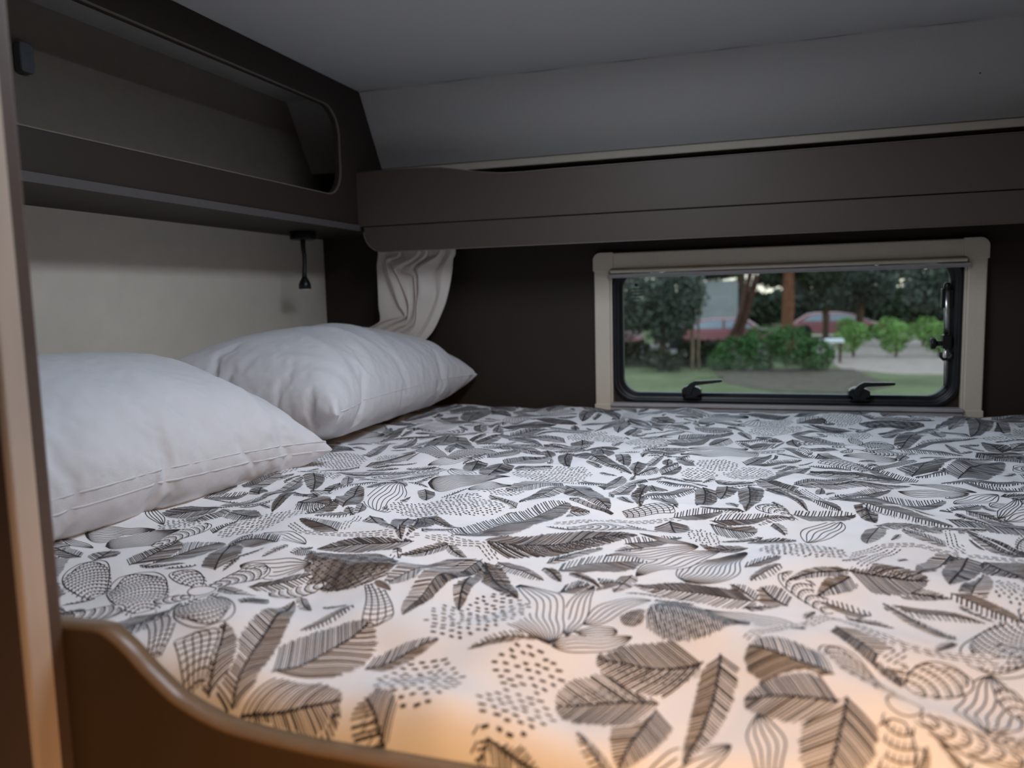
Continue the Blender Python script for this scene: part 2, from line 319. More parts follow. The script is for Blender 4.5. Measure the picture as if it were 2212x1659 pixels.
# ------------------------------------------------------------------ bed
bed = empty('bed', (0, 1.15, ZF), label='built in brown bed base with a curved front rail below the window', cat='bed')
Geo().box(XL+.002, XR-.002, .4655, YB-.002, ZF+.001, -.475).obj('bed_base', CABINM, bed)
def catmull(P, n=8):
    P = [P[0]]+P+[P[-1]]; out = []
    for i in range(1, len(P)-2):
        a, b, c, d = [np.array(p, float) for p in P[i-1:i+3]]
        for t in np.linspace(0, 1, n, endpoint=False): out.append(tuple(.5*((2*b)+(c-a)*t+(2*a-5*b+4*c-d)*t*t+(3*b-3*c+d-a)*t**3)))
    return out+[P[-2]]
crv = catmull([(-.525, -.2302), (-.4859, -.2305), (-.4572, -.2300), (-.4435, -.2354), (-.4308, -.2445), (-.4182, -.2560), (-.4054, -.2660), (-.3931, -.2745), (-.3802, -.2803), (-.3674, -.2850), (-.3445, -.2905), (-.2937, -.2945), (-.2523, -.2950), (0, -.2955), (.45, -.2955)], 5)
rail = [(XR-.002, -.2955)]+crv[::-1]+[(-.525, ZF+.002), (XR-.002, ZF+.002)]
# left end of the board steps behind the partition edge
Geo().prism(rail, 'y', .4246, .4405).obj('front_rail', mat('rail brown laminate', (.105, .068, .040), .5, .08, 200, stretch=(1, 8, 8)), bed, bevel=.0012)
V = []; F = []
for x, z in crv:
    pass
band = Geo(); n = len(crv)
cv = [(x, y, z) for x, z in crv for y, z in ((.4242, z-.0014), (.4248, z+.0006), (.4325, z+.0012), (.4408, z+.0006), (.4412, z-.0012))]
band.add(cv, [(i*5+k, i*5+k+1, (i+1)*5+k+1, (i+1)*5+k) for i in range(n-1) for k in range(4)])
band.obj('rail_edge_band', mat('rail edge band', (.21, .14, .085), .32, .05, 90), bed, smooth=True, label='lighter glossy edge band on the curved rail')
Geo().box(-1.115, XR-.02, .452, 1.872, -.4745, -.335).obj('mattress', MATTM, bevel=.03, seg=4, label='pale mattress under the printed duvet cover', cat='mattress')

# ------------------------------------------------------------------ duvet: soft surface and its printed leaves
def make_waves(seed, n, l0, l1, amp):
    r = np.random.RandomState(seed)
    L = np.exp(r.uniform(np.log(l0), np.log(l1), n)); a = r.uniform(0, np.pi, n)
    return [(2*np.pi/l*np.cos(t), 2*np.pi/l*np.sin(t), p, amp*l/l1/np.sqrt(n)*1.4) for l, t, p in zip(L, a, r.uniform(0, 6.28, n))]
WAVES = make_waves(5, 26, .09, .34, .0065) + make_waves(8, 22, .035, .08, .0010)
# soft folds in the cover: start, end, height, half width (metres)
FOLDS = [(-.15, .68, .12, .49, .018, .024), (.08, .52, .34, .46, .013, .03), (-.47, .60, -.38, .47, .018, .03),
         (-.50, .70, -.18, .645, .011, .022), (-.60, .82, -.25, .78, .007, .016), (.05, .80, .45, .70, .009, .03),
         (-.35, .95, .0, 1.0, .005, .018), (.2, .98, .6, .93, .005, .02), (-.72, .95, -.45, .86, .008, .015),
         (-.32, .585, -.10, .555, .013, .026), (.22, .63, .48, .50, .015, .026), (-.4, 1.25, .1, 1.32, .004, .02),
         (-.06, .60, .20, .62, .008, .03), (-.30, .475, -.12, .47, .008, .02), (.30, .86, .7, .80, .007, .03)]
FRONT, BACK, SIDE = .447, 1.872, -1.118
def duvet_height(x, y):
    z = np.full(np.shape(x), -.268) if np.ndim(x) else -.268
    for kx, ky, p, a in WAVES: z = z + a*np.sin(kx*x+ky*y+p)
    for x0, y0, x1, y1, a, w in FOLDS:
        dx, dy = x1-x0, y1-y0; l2 = dx*dx+dy*dy
        t = ((x-x0)*dx+(y-y0)*dy)/l2; tc = np.clip(t, 0, 1)
        d2 = (x-x0-tc*dx)**2+(y-y0-tc*dy)**2
        z = z + a*np.exp(-d2/(2*w*w))*(1-.5*np.abs(2*tc-1)**2)
    f = np.clip((.74-y)/.28, 0, 1); z = z - .014*f*f*(3-2*f)
    z = z + .022*np.exp(-((x+.47)**2+(y-.49)**2)/(2*.05**2))
    r = .035; d = np.clip(y-FRONT, 0, r); z = z - (r-np.sqrt(r*r-(r-d)**2))
    r = .03; d = np.clip(BACK-y, 0, r); z = z - .6*(r-np.sqrt(r*r-(r-d)**2))
    return z
NX, NY = 500, 360
DX1 = XR-.03
xs = np.linspace(SIDE, DX1, NX)
ys = np.concatenate([FRONT+.0325*np.linspace(0, 1, 14, endpoint=False)**2, np.linspace(FRONT+.0325, BACK, NY-14)])
GX, GY = np.meshgrid(xs, ys)
GZ = duvet_height(GX, GY)
def hz(x, y):
    fx = (x-xs[0])/(xs[1]-xs[0]); fy = np.interp(y, ys, np.arange(NY))
    i = np.clip(fx.astype(int), 0, NX-2); j = np.clip(fy.astype(int), 0, NY-2); a = np.clip(fx-i, 0, 1); b = np.clip(fy-j, 0, 1)
    return (GZ[j, i]*(1-a)+GZ[j, i+1]*a)*(1-b)+(GZ[j+1, i]*(1-a)+GZ[j+1, i+1]*a)*b
dv = np.stack([GX, GY, GZ], -1).reshape(-1, 3)
ii = np.arange(NY*NX).reshape(NY, NX)
df = np.stack([ii[:-1, :-1], ii[:-1, 1:], ii[1:, 1:], ii[1:, :-1]], -1).reshape(-1, 4)
# hem running down to the mattress all round
ring = list(ii[0, :])+list(ii[1:, -1])+list(ii[-1, -2::-1])+list(ii[-2:0:-1, 0])
lo = dv[ring].copy(); lo[:, 2] = -.338
base0 = len(dv); nr = len(ring)
dv = np.concatenate([dv, lo]); rg = np.array(ring); k = np.arange(nr)
sk = np.stack([rg, base0+k, base0+(k+1) % nr, np.roll(rg, -1)], -1)
df = np.concatenate([df, sk])

STROKES = []            # (points, width)
RES = 1000.0            # occupancy map, one cell per millimetre
MX0, MY0 = SIDE, FRONT
MW, MH = int((DX1-SIDE)*RES)+2, int((BACK-FRONT)*RES)+2
OCC = np.zeros((MH, MW), bool)
def occ_at(P):
    i = np.clip(((P[:, 1]-MY0)*RES).astype(int), 0, MH-1); j = np.clip(((P[:, 0]-MX0)*RES).astype(int), 0, MW-1)
    return OCC[i, j]
def fill_poly(P):
    P = np.asarray(P); x0, y0 = P.min(0); x1, y1 = P.max(0)
    j0, j1 = max(0, int((x0-MX0)*RES)), min(MW-1, int((x1-MX0)*RES)+1); i0, i1 = max(0, int((y0-MY0)*RES)), min(MH-1, int((y1-MY0)*RES)+1)
    if j1 <= j0 or i1 <= i0: return None
    X, Y = np.meshgrid(MX0+(np.arange(j0, j1)+.5)/RES, MY0+(np.arange(i0, i1)+.5)/RES)
    ins = np.zeros(X.shape, bool)
    for a, b in zip(P, np.roll(P, -1, 0)):
        c = (a[1] > Y) != (b[1] > Y)
        if a[1] != b[1]: ins ^= c & (X < (b[0]-a[0])*(Y-a[1])/(b[1]-a[1])+a[0])
    return (slice(i0, i1), slice(j0, j1)), ins

class Motif:
    def __init__(s): s.st = []
    def line(s, P, w): s.st.append((np.asarray(P, float), w))
RS = np.random.RandomState(21)
def axis_frame(b, t, bend):
    b = np.array(b); t = np.array(t); L = np.hypot(*(t-b)); d = (t-b)/L; n = np.array([-d[1], d[0]])
    f = lambda s, o: (b+np.outer(np.asarray(s, float), t-b)+np.outer(np.asarray(o, float)+bend*L*4*np.asarray(s)*(1-np.asarray(s)), n))
    return f, L
def lens(s, p=1.0): return np.sin(np.pi*np.clip(s, 0, 1)**p)**.75
def ladder(m, f, L, W, side, gap, wid, lean, prof, s0=.02, s1=.985, jit=.06, start=0.0):
    n = max(4, int(L*(s1-s0)/gap))
    for s in np.linspace(s0, s1, n):
        s = s+RS.uniform(-.25, .25)*gap/L
        w = W*prof(min(1, s+lean*.5*(1-s)))*(1+RS.uniform(-jit, jit))
        if w < .0012: continue
        q = np.linspace(start, 1, max(3, int(w/.004)+2))
        m.line(f(np.clip(s+lean*q*(w/L)*1.2, 0, 1.02), side*q*w), wid*RS.uniform(.75, 1.2))
def outline(f, W, prof, n=22, scale=1.04):
    s = np.linspace(0, 1, n); return np.concatenate([f(s, W*scale*prof(s)), f(s[::-1], -W*scale*prof(s[::-1]))])
def motif(kind, a):
    m = Motif(); P = np.array(a).reshape(-1, 2)
    if kind == 'T':
        pts = P; seg = np.hypot(*np.diff(pts, axis=0).T); cum = np.r_[0, np.cumsum(seg)]
        for row in (-1, 0, 1):
            q = RS.uniform(0, .004)+(.003 if row else 0)
            while q < cum[-1]-.004:
                e = q+RS.uniform(.0045, .0065); ss = np.array([q, e])
                x = np.interp(ss, cum, pts[:, 0]); y = np.interp(ss, cum, pts[:, 1]); d = np.array([x[1]-x[0], y[1]-y[0]]); d /= np.hypot(*d)+1e-9
                m.line(np.stack([x-d[1]*row*.0042, y+d[0]*row*.0042], -1), .0011); q = e+.0024
        d = np.gradient(pts, axis=0); d /= np.hypot(*d.T)[:, None]; nn = np.stack([-d[:, 1], d[:, 0]], -1)*.006
        return m, np.concatenate([pts+nn, (pts-nn)[::-1]])
    if kind in 'oB':
        c, ax, pp = P; u = ax-c; L = np.hypot(*u); u = u/L; v = np.array([-u[1], u[0]]); Wd = abs((pp-c)@v); Wd = np.clip(max(Wd, .25*L), .004, 1.1*L)
        th = np.linspace(0, 2*np.pi, 30, endpoint=False)
        ring_ = lambda k: c+np.outer(np.cos(th)*L*k, u)+np.outer(np.sin(th)*Wd*k, v)
        if kind == 'B':
            g = .0088 if L > .025 and c[1] < .62 else .0068; ng = int(L/g)+2
            for i in range(-ng, ng+1):
                for j in range(-ng, ng+1):
                    p = np.array([(i+(j % 2)*.5)*g, j*g*.74])+RS.uniform(-.16*g, .16*g, 2)
                    if (p[0]/L)**2+(p[1]/Wd)**2 > .96: continue
                    ln = g*RS.uniform(.42, .6); ang = RS.uniform(-.25, .25)+.8*(p[1]/Wd)*(p[0]/L)
                    d = np.array([np.cos(ang), np.sin(ang)])*ln/2
                    m.line(np.array([c+u*(p[0]-d[0])+v*(p[1]-d[1]), c+u*(p[0]+d[0])+v*(p[1]+d[1])]), .0022 if g > .008 else .0017)
        else: m.line(np.vstack([ring_(1), ring_(1)[:1]]), .0010)
        return m, ring_(1.03)
    b, t, mg = P
    f, L = axis_frame(b, t, RS.uniform(-.05, .05))
    d = (t-b)/L; off = (mg-b)@np.array([-d[1], d[0]]); sgn = 1 if off > 0 else -1
    W = np.clip(abs(off), (.26 if kind == 'P' else .09)*L, .44*L)
    if kind == 'L':
        p = RS.uniform(.8, 1.05); prof = lambda s: lens(s, p)
        ladder(m, f, L, W, sgn, RS.uniform(.0026, .0033), .00110, .72, prof); ladder(m, f, L, W*RS.uniform(.85, 1), -sgn, RS.uniform(.0018, .0022), .00082, .7, prof)
        if RS.rand() < .3: ladder(m, f, L, W*.6, sgn, .0028, .0006, .2, prof)
        m.line(f(np.linspace(0, 1, 16), np.zeros(16)), .0010)
        for s in np.arange(0, .98, .0035/L): m.line(f([s, s+.004/L], [-.0012, .0012]), .0009)
        return m, outline(f, W, prof)
    if kind == 'H':
        prof = lambda s: lens(s, 1.0)**.9; W = np.clip(W, .08*L, .24*L)
        if RS.rand() < .5: sgn = -sgn
        ladder(m, f, L, W, sgn, .0036, .0012, .45, prof, start=.06); ladder(m, f, L, W*.85, -sgn, .0015, .00062, .8, prof)
        m.line(f(np.linspace(0, 1, 14), np.zeros(14)), .0010)
        return m, outline(f, W, prof)
    if kind == 'D':
        prof = lambda s: lens(s, .9)**.8
        n = int(L/.0019)
        for s in np.linspace(.02, .98, n):
            w = W*prof(s)*(1+RS.uniform(-.04, .04)); q = np.linspace(-1, 1, max(4, int(w/.003)))
            m.line(f(np.clip(s+.02*q+.006*np.sin(q*14+s*40), 0, 1), q*w), .00100*RS.uniform(.8, 1.2))
        for o in np.arange(-W*.95, W*.95, .0060):
            ss = np.linspace(.04, .96, 40); ss = ss[np.abs(o) < W*prof(ss)*.97]
            for k in range(0, len(ss)-1, 2): m.line(f(ss[k:k+2], [o, o]), .0009)
        return m, outline(f, W, prof)
    if kind == 'W':
        prof = lambda s: np.sin(np.pi*np.clip(s, 0, 1))**.6*(.35+.65*s) if W > .3*L else lens(s, .95)
        ph = RS.uniform(0, 6.28); nl = max(4, int(2*W/.0062)); s = np.linspace(0, 1, 26)
        for k in range(nl+1):
            o = (k/nl*2-1); m.line(f(s, o*W*prof(s)+.13*W*np.sin(9*s+ph+o*.8)*np.sin(np.pi*s)), .0010)
        return m, outline(f, W, prof)
    if kind == 'P':
        prof = lambda s: np.sqrt(np.clip(1-(np.clip(s, 0, 1)*1.9-.95)**2, 0, 1))*(.55+.45*np.clip(s, 0, 1)); n = max(4, int(L/.0085))
        for i in range(1, n+1):
            s = i/n*.95; w = W*prof(s); q = np.linspace(-1, 1, 12); cv_ = .16*(1-q*q)
            m.line(f(np.clip(s-.12+cv_, 0, 1), q*w), .00105)
            for qq in np.arange(-.95, .96, max(.05, .0034/max(w, .002))):
                ln = .55/n; s0 = s-.12+.16*(1-qq*qq); m.line(f([s0-ln, s0], [qq*w, qq*w]), .0008)
        O = outline(f, W, prof, scale=1.0); m.line(np.vstack([O, O[:1]]), .0010)
        return m, outline(f, W, prof)
    if kind == 'S':
        prof = lambda s: (.35+.65*np.clip(s, 0, 1)**.8)*np.where(np.asarray(s) > .86, np.sqrt(np.clip(1-((np.asarray(s)-.86)/.14)**2, 0, 1)), 1.0); n = max(5, int(L/.0075)); q = np.linspace(-1, 1, 10)
        for i in range(n): s = .02+i/n*.93; m.line(f(np.clip(s+.05*(1-q*q), 0, 1), q*W*prof(s)), .0011)
        nl = max(4, int(2*W/.0065)); s = np.linspace(0, 1, 18)
        for k in range(nl+1): m.line(f(s, (k/nl*2-1)*W*prof(s)), .0010)
        return m, outline(f, W, prof)

def stamp(kind, a, need=0.0):
    m, poly = motif(kind, a); r = fill_poly(poly)
    if r is None: return False
    sl_, ins = r
    if need and (OCC[sl_] & ins).sum() > (1-need)*max(1, ins.sum()): return False
    for P, w in m.st: STROKES.append((P, w, ~occ_at(P)))
    # neighbouring motifs stop short of this one
    OCC[sl_] |= ins
    return True

# resample before clipping, so that partly covered strokes are cut where they meet
_line = Motif.line
def fine(s, P, w):
    P = np.asarray(P, float); seg = np.hypot(*np.diff(P, axis=0).T); cum = np.r_[0, np.cumsum(seg)]
    if cum[-1] < 1e-5: return
    q = np.linspace(0, cum[-1], max(2, int(cum[-1]/.0035)+1))
    s.st.append((np.stack([np.interp(q, cum, P[:, 0]), np.interp(q, cum, P[:, 1])], -1), w))
Motif.line = fine
PRINT = """o -512 602 -498 602 -521 613
P -521 609 -572 636 -554 644
P -509 612 -483 666 -513 646
P -515 589 -534 564 -489 523
P -499 589 -422 508 -455 521
S -399 455 -431 497 -440 479
S -444 465 -489 523 -479 489
L -386 453 -414 511 -387 486
L -362 444 -417 612 -404 522
L -349 478 -314 566 -301 504
L -356 449 -285 469 -317 484
L -240 447 -266 470 -275 457
L -351 436 -281 460 -298 430
P -602 525 -548 539 -552 512
L -531 645 -574 726 -525 677
L -643 648 -650 730 -623 669
L -622 659 -600 739 -582 674
W -674 763 -724 698 -730 757
W -710 775 -786 834 -735 790
W -708 759 -767 711 -757 761
L -716 655 -757 661 -720 644
L -694 652 -705 686 -679 660
P -617 580 -697 647 -669 614
P -526 542 -620 626 -533 564
H -473 619 -429 661 -462 657
W -511 659 -438 677 -489 683
P -407 648 -446 615 -437 646
L -509 721 -572 734 -560 755
H -767 730 -808 739 -774 718
L -802 734 -808 707 -824 738
W -730 686 -775 686 -744 678
D -347 643 -452 711 -386 720
D -452 711 -471 695 -484 740
D -347 643 -325 627 -336 641
S -352 640 -306 564 -342 596
H -280 751 -291 583 -304 648
H -285 745 -335 638 -301 657
H -286 750 -341 653 -333 728
L -279 743 -253 614 -272 655
L -275 745 -207 642 -237 715
H -263 750 -200 702 -228 736
B -237 497 -204 505 -264 557
B -161 485 -132 484 -164 510
B -165 531 -138 531 -169 556
B -231 604 -188 594 -210 547
L -171 460 -134 452 -135 459
L -171 460 -176 449 -179 453
T -174 466 -177 459 -181 453
L -328 775 -367 734 -352 764
L -327 772 -297 748 -313 770
L -329 773 -341 750 -341 765
T -361 784 -331 780 -290 777 -267 752
T -375 731 -356 663 -356 645
L -294 780 -132 844 -218 776
H -210 748 -161 796 -180 758
W -156 560 -221 693 -159 639
W -147 577 -147 683 -154 648
W -154 559 -98 594 -122 565
W -141 611 -92 658 -126 645
W -147 590 -111 601 -128 615
D -90 611 -9 639 -49 578
D -90 611 -111 620 -97 599
L -41 565 -119 560 -80 533
L -68 523 -136 504 -121 538
L -29 570 -46 468 -20 541
L -69 517 -84 457 -100 467
L 47 515 -11 530 16 503
L 45 538 -9 572 36 581
L 52 518 35 459 16 474
W -67 847 -152 767 -116 785
W -68 849 -131 851 -103 851
W -45 846 -116 729 -78 760
W -19 837 -69 724 -13 753
H 14 763 -11 733 6 736
H -6 699 -114 707 -61 724
H -10 693 -86 687 -52 685
L -7 701 -28 728 -11 719
L -208 733 -182 696 -191 720
L -177 714 -141 681 -156 702
H -193 721 -105 773 -140 719
o 85 520 92 513 96 570
P 78 533 49 602 72 600
P 96 572 135 599 126 554
P 80 505 69 470 57 498
P 93 511 142 489 114 514
P 163 551 156 587 152 569
P 181 621 171 655 172 636
P 146 501 130 514 141 529
L 20 691 -1 722 26 714
B 37 828 72 852 41 920
T -11 577 20 641 35 650 55 685 71 670 87 638 99 622 118 619 164 622
T 83 596 97 611 107 626
T 196 879 213 869 239 848
T 68 797 116 873 152 890 196 879
T 86 779 114 842 131 873
T 194 948 189 903 196 884
L 76 773 140 763 121 815
L 76 775 21 737 48 765
L 78 767 46 721 73 738
L 89 751 153 735 119 755
H 155 744 199 704 182 736
H 87 698 49 713 71 720
H 144 661 99 726 115 690
L 196 871 157 758 197 822
H 185 886 135 780 162 870
L 207 856 228 799 197 765
H 184 903 146 941 162 908
H 242 861 213 951 222 910
H 16 763 -10 733 6 738
L -513 870 -553 988 -539 895
L -673 1058 -622 976 -658 1003
L -587 963 -607 1025 -607 979
H -657 908 -671 1042 -686 1029
H -722 949 -718 1035 -740 1004
H -707 988 -693 1037 -707 1021
H -749 895 -702 934 -741 949
H -706 877 -654 915 -699 923
H -700 868 -627 891 -658 876
L -699 871 -736 807 -750 874
L -698 865 -684 794 -658 796
L -674 847 -604 822 -639 814
L -637 954 -601 845 -622 896
L -630 946 -563 892 -628 969
L -586 882 -534 869 -552 849
B -588 805 -558 851 -608 829
H -495 859 -524 822 -516 861
L -468 780 -534 807 -493 772
L -467 857 -395 785 -422 791
L -435 899 -382 769 -376 792
T -540 793 -507 768 -461 773 -416 778 -387 784
T -480 852 -462 785
B -702 1172 -647 1178 -747 1250
W -715 1403 -784 1313 -743 1331
H -672 1197 -683 1339 -690 1282
H -648 1294 -651 1396 -664 1370
H -637 1158 -577 1224 -631 1239
H -619 1151 -551 1179 -584 1169
H -648 1081 -533 1138 -579 1092
S -761 924 -768 901 -750 895
L -781 1085 -734 1051 -754 1054
H -788 1141 -740 1140 -750 1121
S -513 1203 -590 1273 -530 1187
S -499 1199 -461 1289 -495 1284
H -443 1223 -412 1301 -442 1302
H -400 1182 -355 1294 -393 1300
L -451 1204 -435 1131 -419 1156
L -403 1191 -393 1090 -369 1114
H -376 1153 -318 1187 -342 1155
B -309 1145 -255 1178 -296 1098
W -358 1087 -472 1046 -391 1011
W -402 1075 -479 1152 -452 1148
W -339 1037 -396 1013 -359 998
H -283 1107 -339 1014 -302 1014
H -283 1122 -218 1106 -239 1051
H -272 1069 -304 960 -278 983
L -272 1083 -183 946 -186 995
H -193 1025 -174 1092 -190 1084
S -177 936 -239 970 -205 945
S -164 941 -108 975 -137 979
H -332 792 -238 954 -310 930
H -325 896 -206 938 -244 872
T -335 874 -276 850 -229 874 -163 918
B -399 938 -317 936 -381 902
B -392 974 -362 962 -402 1000
H -480 916 -470 981 -479 956
L -466 1022 -445 977 -467 995
L -467 857 -395 785 -414 788
L -422 900 -382 767 -376 822
L -421 906 -343 850 -381 893
T -425 778 -387 777 -334 788 -296 778 -277 768 -266 752
L -331 1333 -292 1181 -296 1234
L -325 1317 -190 1162 -259 1234
L -276 1359 -254 1250 -284 1294
L -232 1304 -207 1168 -207 1233
L -192 1238 -185 1163 -172 1195
L -591 1420 -564 1251 -537 1249
L -584 1409 -489 1264 -520 1364
o -634 1476 -629 1491 -640 1492
P -629 1491 -593 1506 -618 1519
P -641 1467 -663 1447 -663 1479
P -624 1444 -628 1412 -635 1428
H -612 1407 -706 1365 -662 1380
H -600 1396 -647 1294 -618 1341
D -713 1513 -830 1585 -785 1588
D -377 1599 -488 1639 -427 1591
L -657 1826 -704 1712 -657 1714
L -657 1826 -572 1765 -593 1735
L -643 1782 -627 1617 -592 1620
L -636 1772 -559 1698 -562 1659
L -653 1669 -691 1649 -657 1625
L -375 1825 -373 1638 -355 1698
L -367 1828 -305 1701 -337 1719
H -291 1701 -367 1602 -327 1628
H -290 1693 -320 1516 -293 1549
L -286 1673 -270 1492 -261 1539
H -283 1702 -231 1628 -255 1645
B -277 1438 -246 1441 -268 1391
B -205 1411 -169 1409 -198 1365
L -477 1452 -428 1543 -475 1522
H -442 1457 -336 1508 -386 1486
H -471 1442 -383 1354 -414 1364
H -376 1373 -296 1390 -338 1388
L -325 1427 -313 1362 -295 1384
L -21 1120 -21 978 -3 1047
L -81 1108 -80 983 -65 1077
L -50 1129 -55 1061 -37 1085
L 4 1103 51 997 39 1044
H -93 1101 -155 1033 -128 1085
L -157 1092 -147 965 -165 1027
L -151 1099 -103 972 -107 1038
H -193 1028 -163 1096 -188 1096
B -70 1237 -40 1254 -72 1271
B -93 1186 -66 1191 -95 1211
B -23 1207 14 1210 -22 1155
L -95 1216 -128 1255 -106 1253
L -147 1172 -123 1212 -142 1209
H -145 1165 -95 1135 -120 1154
H -69 1158 -13 1135 -39 1159
H -10 1134 68 1282 34 1245
L -27 1256 11 1352 -25 1295
H -19 1259 57 1327 19 1273
W -13 1387 -129 1282 -75 1268
W -28 1449 -126 1376 -85 1433
H -105 943 -48 974 -83 972
H -62 947 6 964 -33 976
L -107 933 -96 888 -126 905
L -61 938 -9 916 -30 894
H -61 937 33 963 -8 938
T -207 883 -170 918 -128 926 -69 953
W -34 1749 -124 1658 -76 1624
W -13 1743 -51 1606 -27 1708
W -147 1543 -191 1479 -168 1515
H -284 1706 -230 1646 -255 1698
H -278 1700 -144 1576 -209 1689
H -283 1699 -190 1536 -230 1601
H -272 1744 -201 1812 -233 1789
L -62 1494 -94 1436 -59 1467
L 20 1465 -23 1449 13 1440
H 10 1495 -51 1480 -23 1478
H -166 1383 -100 1492 -136 1485
L -69 1598 -38 1559 -44 1582
H -136 1603 -61 1547 -99 1602
L -188 1328 -149 1281 -159 1243
L -188 1328 -188 1257 -179 1243
H -183 1321 -127 1374 -154 1308
S 143 1250 85 1316 112 1261
S 156 1261 225 1360 185 1288
L 203 1239 272 1345 230 1339
L 256 1210 346 1361 304 1357
H 261 1250 207 1232 228 1220
W 265 1146 192 1192 225 1170
W 256 1144 172 1150 225 1134
W 286 1134 229 1095 256 1136
W 303 1114 260 1025 282 1053
W 304 1093 265 1077 290 1109
H 37 1116 166 1219 100 1158
H 38 1116 192 1178 103 1121
H 81 1045 165 1155 122 1113
H 84 1047 221 1115 169 1135
H 120 1037 202 971 175 1022
H 117 1032 186 967 146 979
L 118 1037 122 968 107 997
L 60 1039 88 1006 70 1010
H 33 974 104 996 69 1004
T 47 1101 67 1041 81 1051
o 143 1398 156 1408 148 1451
P 157 1410 212 1507 189 1513
P 131 1400 108 1404 123 1446
P 135 1383 120 1352 122 1370
P 148 1385 171 1388 162 1371
P 148 1451 153 1501 167 1495
P 89 1446 57 1448 73 1468
D 287 1665 188 1732 250 1769
L 416 1831 348 1561 394 1694
H 437 1931 311 1661 369 1787
H 418 1849 332 1652 365 1680
L 419 1803 406 1588 422 1700
L 269 1610 215 1460 225 1554
H 217 1461 360 1558 271 1502
H 219 1461 304 1412 280 1462
L 370 1448 360 1531 386 1486
L 375 1454 428 1504 410 1463
B 434 1643 470 1665 445 1689
B 392 1549 422 1537 389 1536
H 320 1149 261 1195 303 1237
H 169 1633 266 1699 216 1659
H 201 1567 275 1662 239 1627
W 202 1367 119 1336 159 1330
L 83 1362 116 1305 97 1364
H 348 1561 315 1636 326 1575
T 196 957 191 916 196 896
H 245 870 212 958 226 932
H 183 901 153 952 169 920
L 219 1038 244 979 227 1006
L 62 1680 115 1719 86 1732
H 80 1687 134 1702 113 1674"""
for ln in PRINT.split('\n'):
    s = ln.split(); stamp(s[0], [float(x)/1000 for x in s[1:]])
# the rest of the cloth: the same kinds of leaves fitted into what is left
for size, tries in ((.14, 1200), (.10, 2500), (.07, 5000), (.05, 6000), (.035, 5000)):
    for _ in range(tries):
        x = RS.uniform(SIDE+.01, DX1-.01); y = RS.uniform(FRONT+.01, BACK-.005); a = RS.uniform(0, 2*np.pi); L = size*RS.uniform(.75, 1.2)
        u = np.array([np.cos(a), np.sin(a)]); v = np.array([-u[1], u[0]]); c = np.array([x, y])
        if occ_at(np.array([c, c+u*L*.5, c-u*L*.5, c+u*L*.25, c-u*L*.25])).any(): continue
        kd = RS.choice(list('LLHHHHWPB') if size > .05 else list('LHH'))
        b, t = c-u*L/2, c+u*L/2; w = {'L': .27, 'H': .15, 'W': .2, 'P': .2, 'B': .3}[kd]*RS.uniform(.85, 1.2)*L
        stamp(kd, np.concatenate([c, c+u*L*.45, c+v*w] if kd == 'B' else [b, t, (b+t)/2+v*w]), need=.74)
# strokes become narrow strips of ink lying on the cloth
SV = []; SF = []; nb = 0
gx_ = np.gradient(GZ, xs, axis=1); gy_ = np.gradient(GZ, ys, axis=0)
for P, w, ok in STROKES:
    ok = ok & (P[:, 0] > SIDE+.002) & (P[:, 0] < DX1-.002) & (P[:, 1] > FRONT+.0015) & (P[:, 1] < BACK-.001)
    d = np.gradient(P, axis=0); d /= np.maximum(np.hypot(*d.T), 1e-9)[:, None]; nn = np.stack([-d[:, 1], d[:, 0]], -1)*w/2
    A = P+nn; B = P-nn; n = len(P)
    e = (ok[:-1] & ok[1:]).nonzero()[0]
    if not len(e): continue
    SV.append(np.stack([A, B], 1).reshape(-1, 2)); SF.append(np.stack([nb+2*e, nb+2*e+1, nb+2*e+3, nb+2*e+2], -1)); nb += 2*n
SV = np.concatenate(SV); SF = np.concatenate(SF)
i_ = np.clip(((SV[:, 0]-xs[0])/(xs[1]-xs[0])).astype(int), 0, NX-1); j_ = np.clip(np.interp(SV[:, 1], ys, np.arange(NY)).astype(int), 0, NY-1)
nx_, ny_ = -gx_[j_, i_], -gy_[j_, i_]; nl_ = np.sqrt(nx_**2+ny_**2+1); OFF = .00038
sz = hz(SV[:, 0], SV[:, 1])
ink = np.stack([SV[:, 0]+OFF*nx_/nl_, SV[:, 1]+OFF*ny_/nl_, sz+OFF/nl_], -1)
allv = np.concatenate([dv, ink]); allf = np.concatenate([df, SF+len(dv)])
me = bpy.data.meshes.new('duvet')
me.vertices.add(len(allv)); me.vertices.foreach_set('co', allv.astype(np.float32).ravel())
me.loops.add(allf.size); me.loops.foreach_set('vertex_index', allf.astype(np.int32).ravel())
me.polygons.add(len(allf)); me.polygons.foreach_set('loop_start', np.arange(0, allf.size, 4, dtype=np.int32))
me.polygons.foreach_set('material_index', np.r_[np.zeros(len(df), np.int32), np.ones(len(SF), np.int32)])
me.polygons.foreach_set('use_smooth', np.ones(len(allf), bool))
me.materials.append(DUVETM); me.materials.append(INK); me.update(calc_edges=True); me.validate()
duvet = new('duvet', me, label='white duvet cover printed with black line drawn leaves, shells and fruit', cat='duvet')

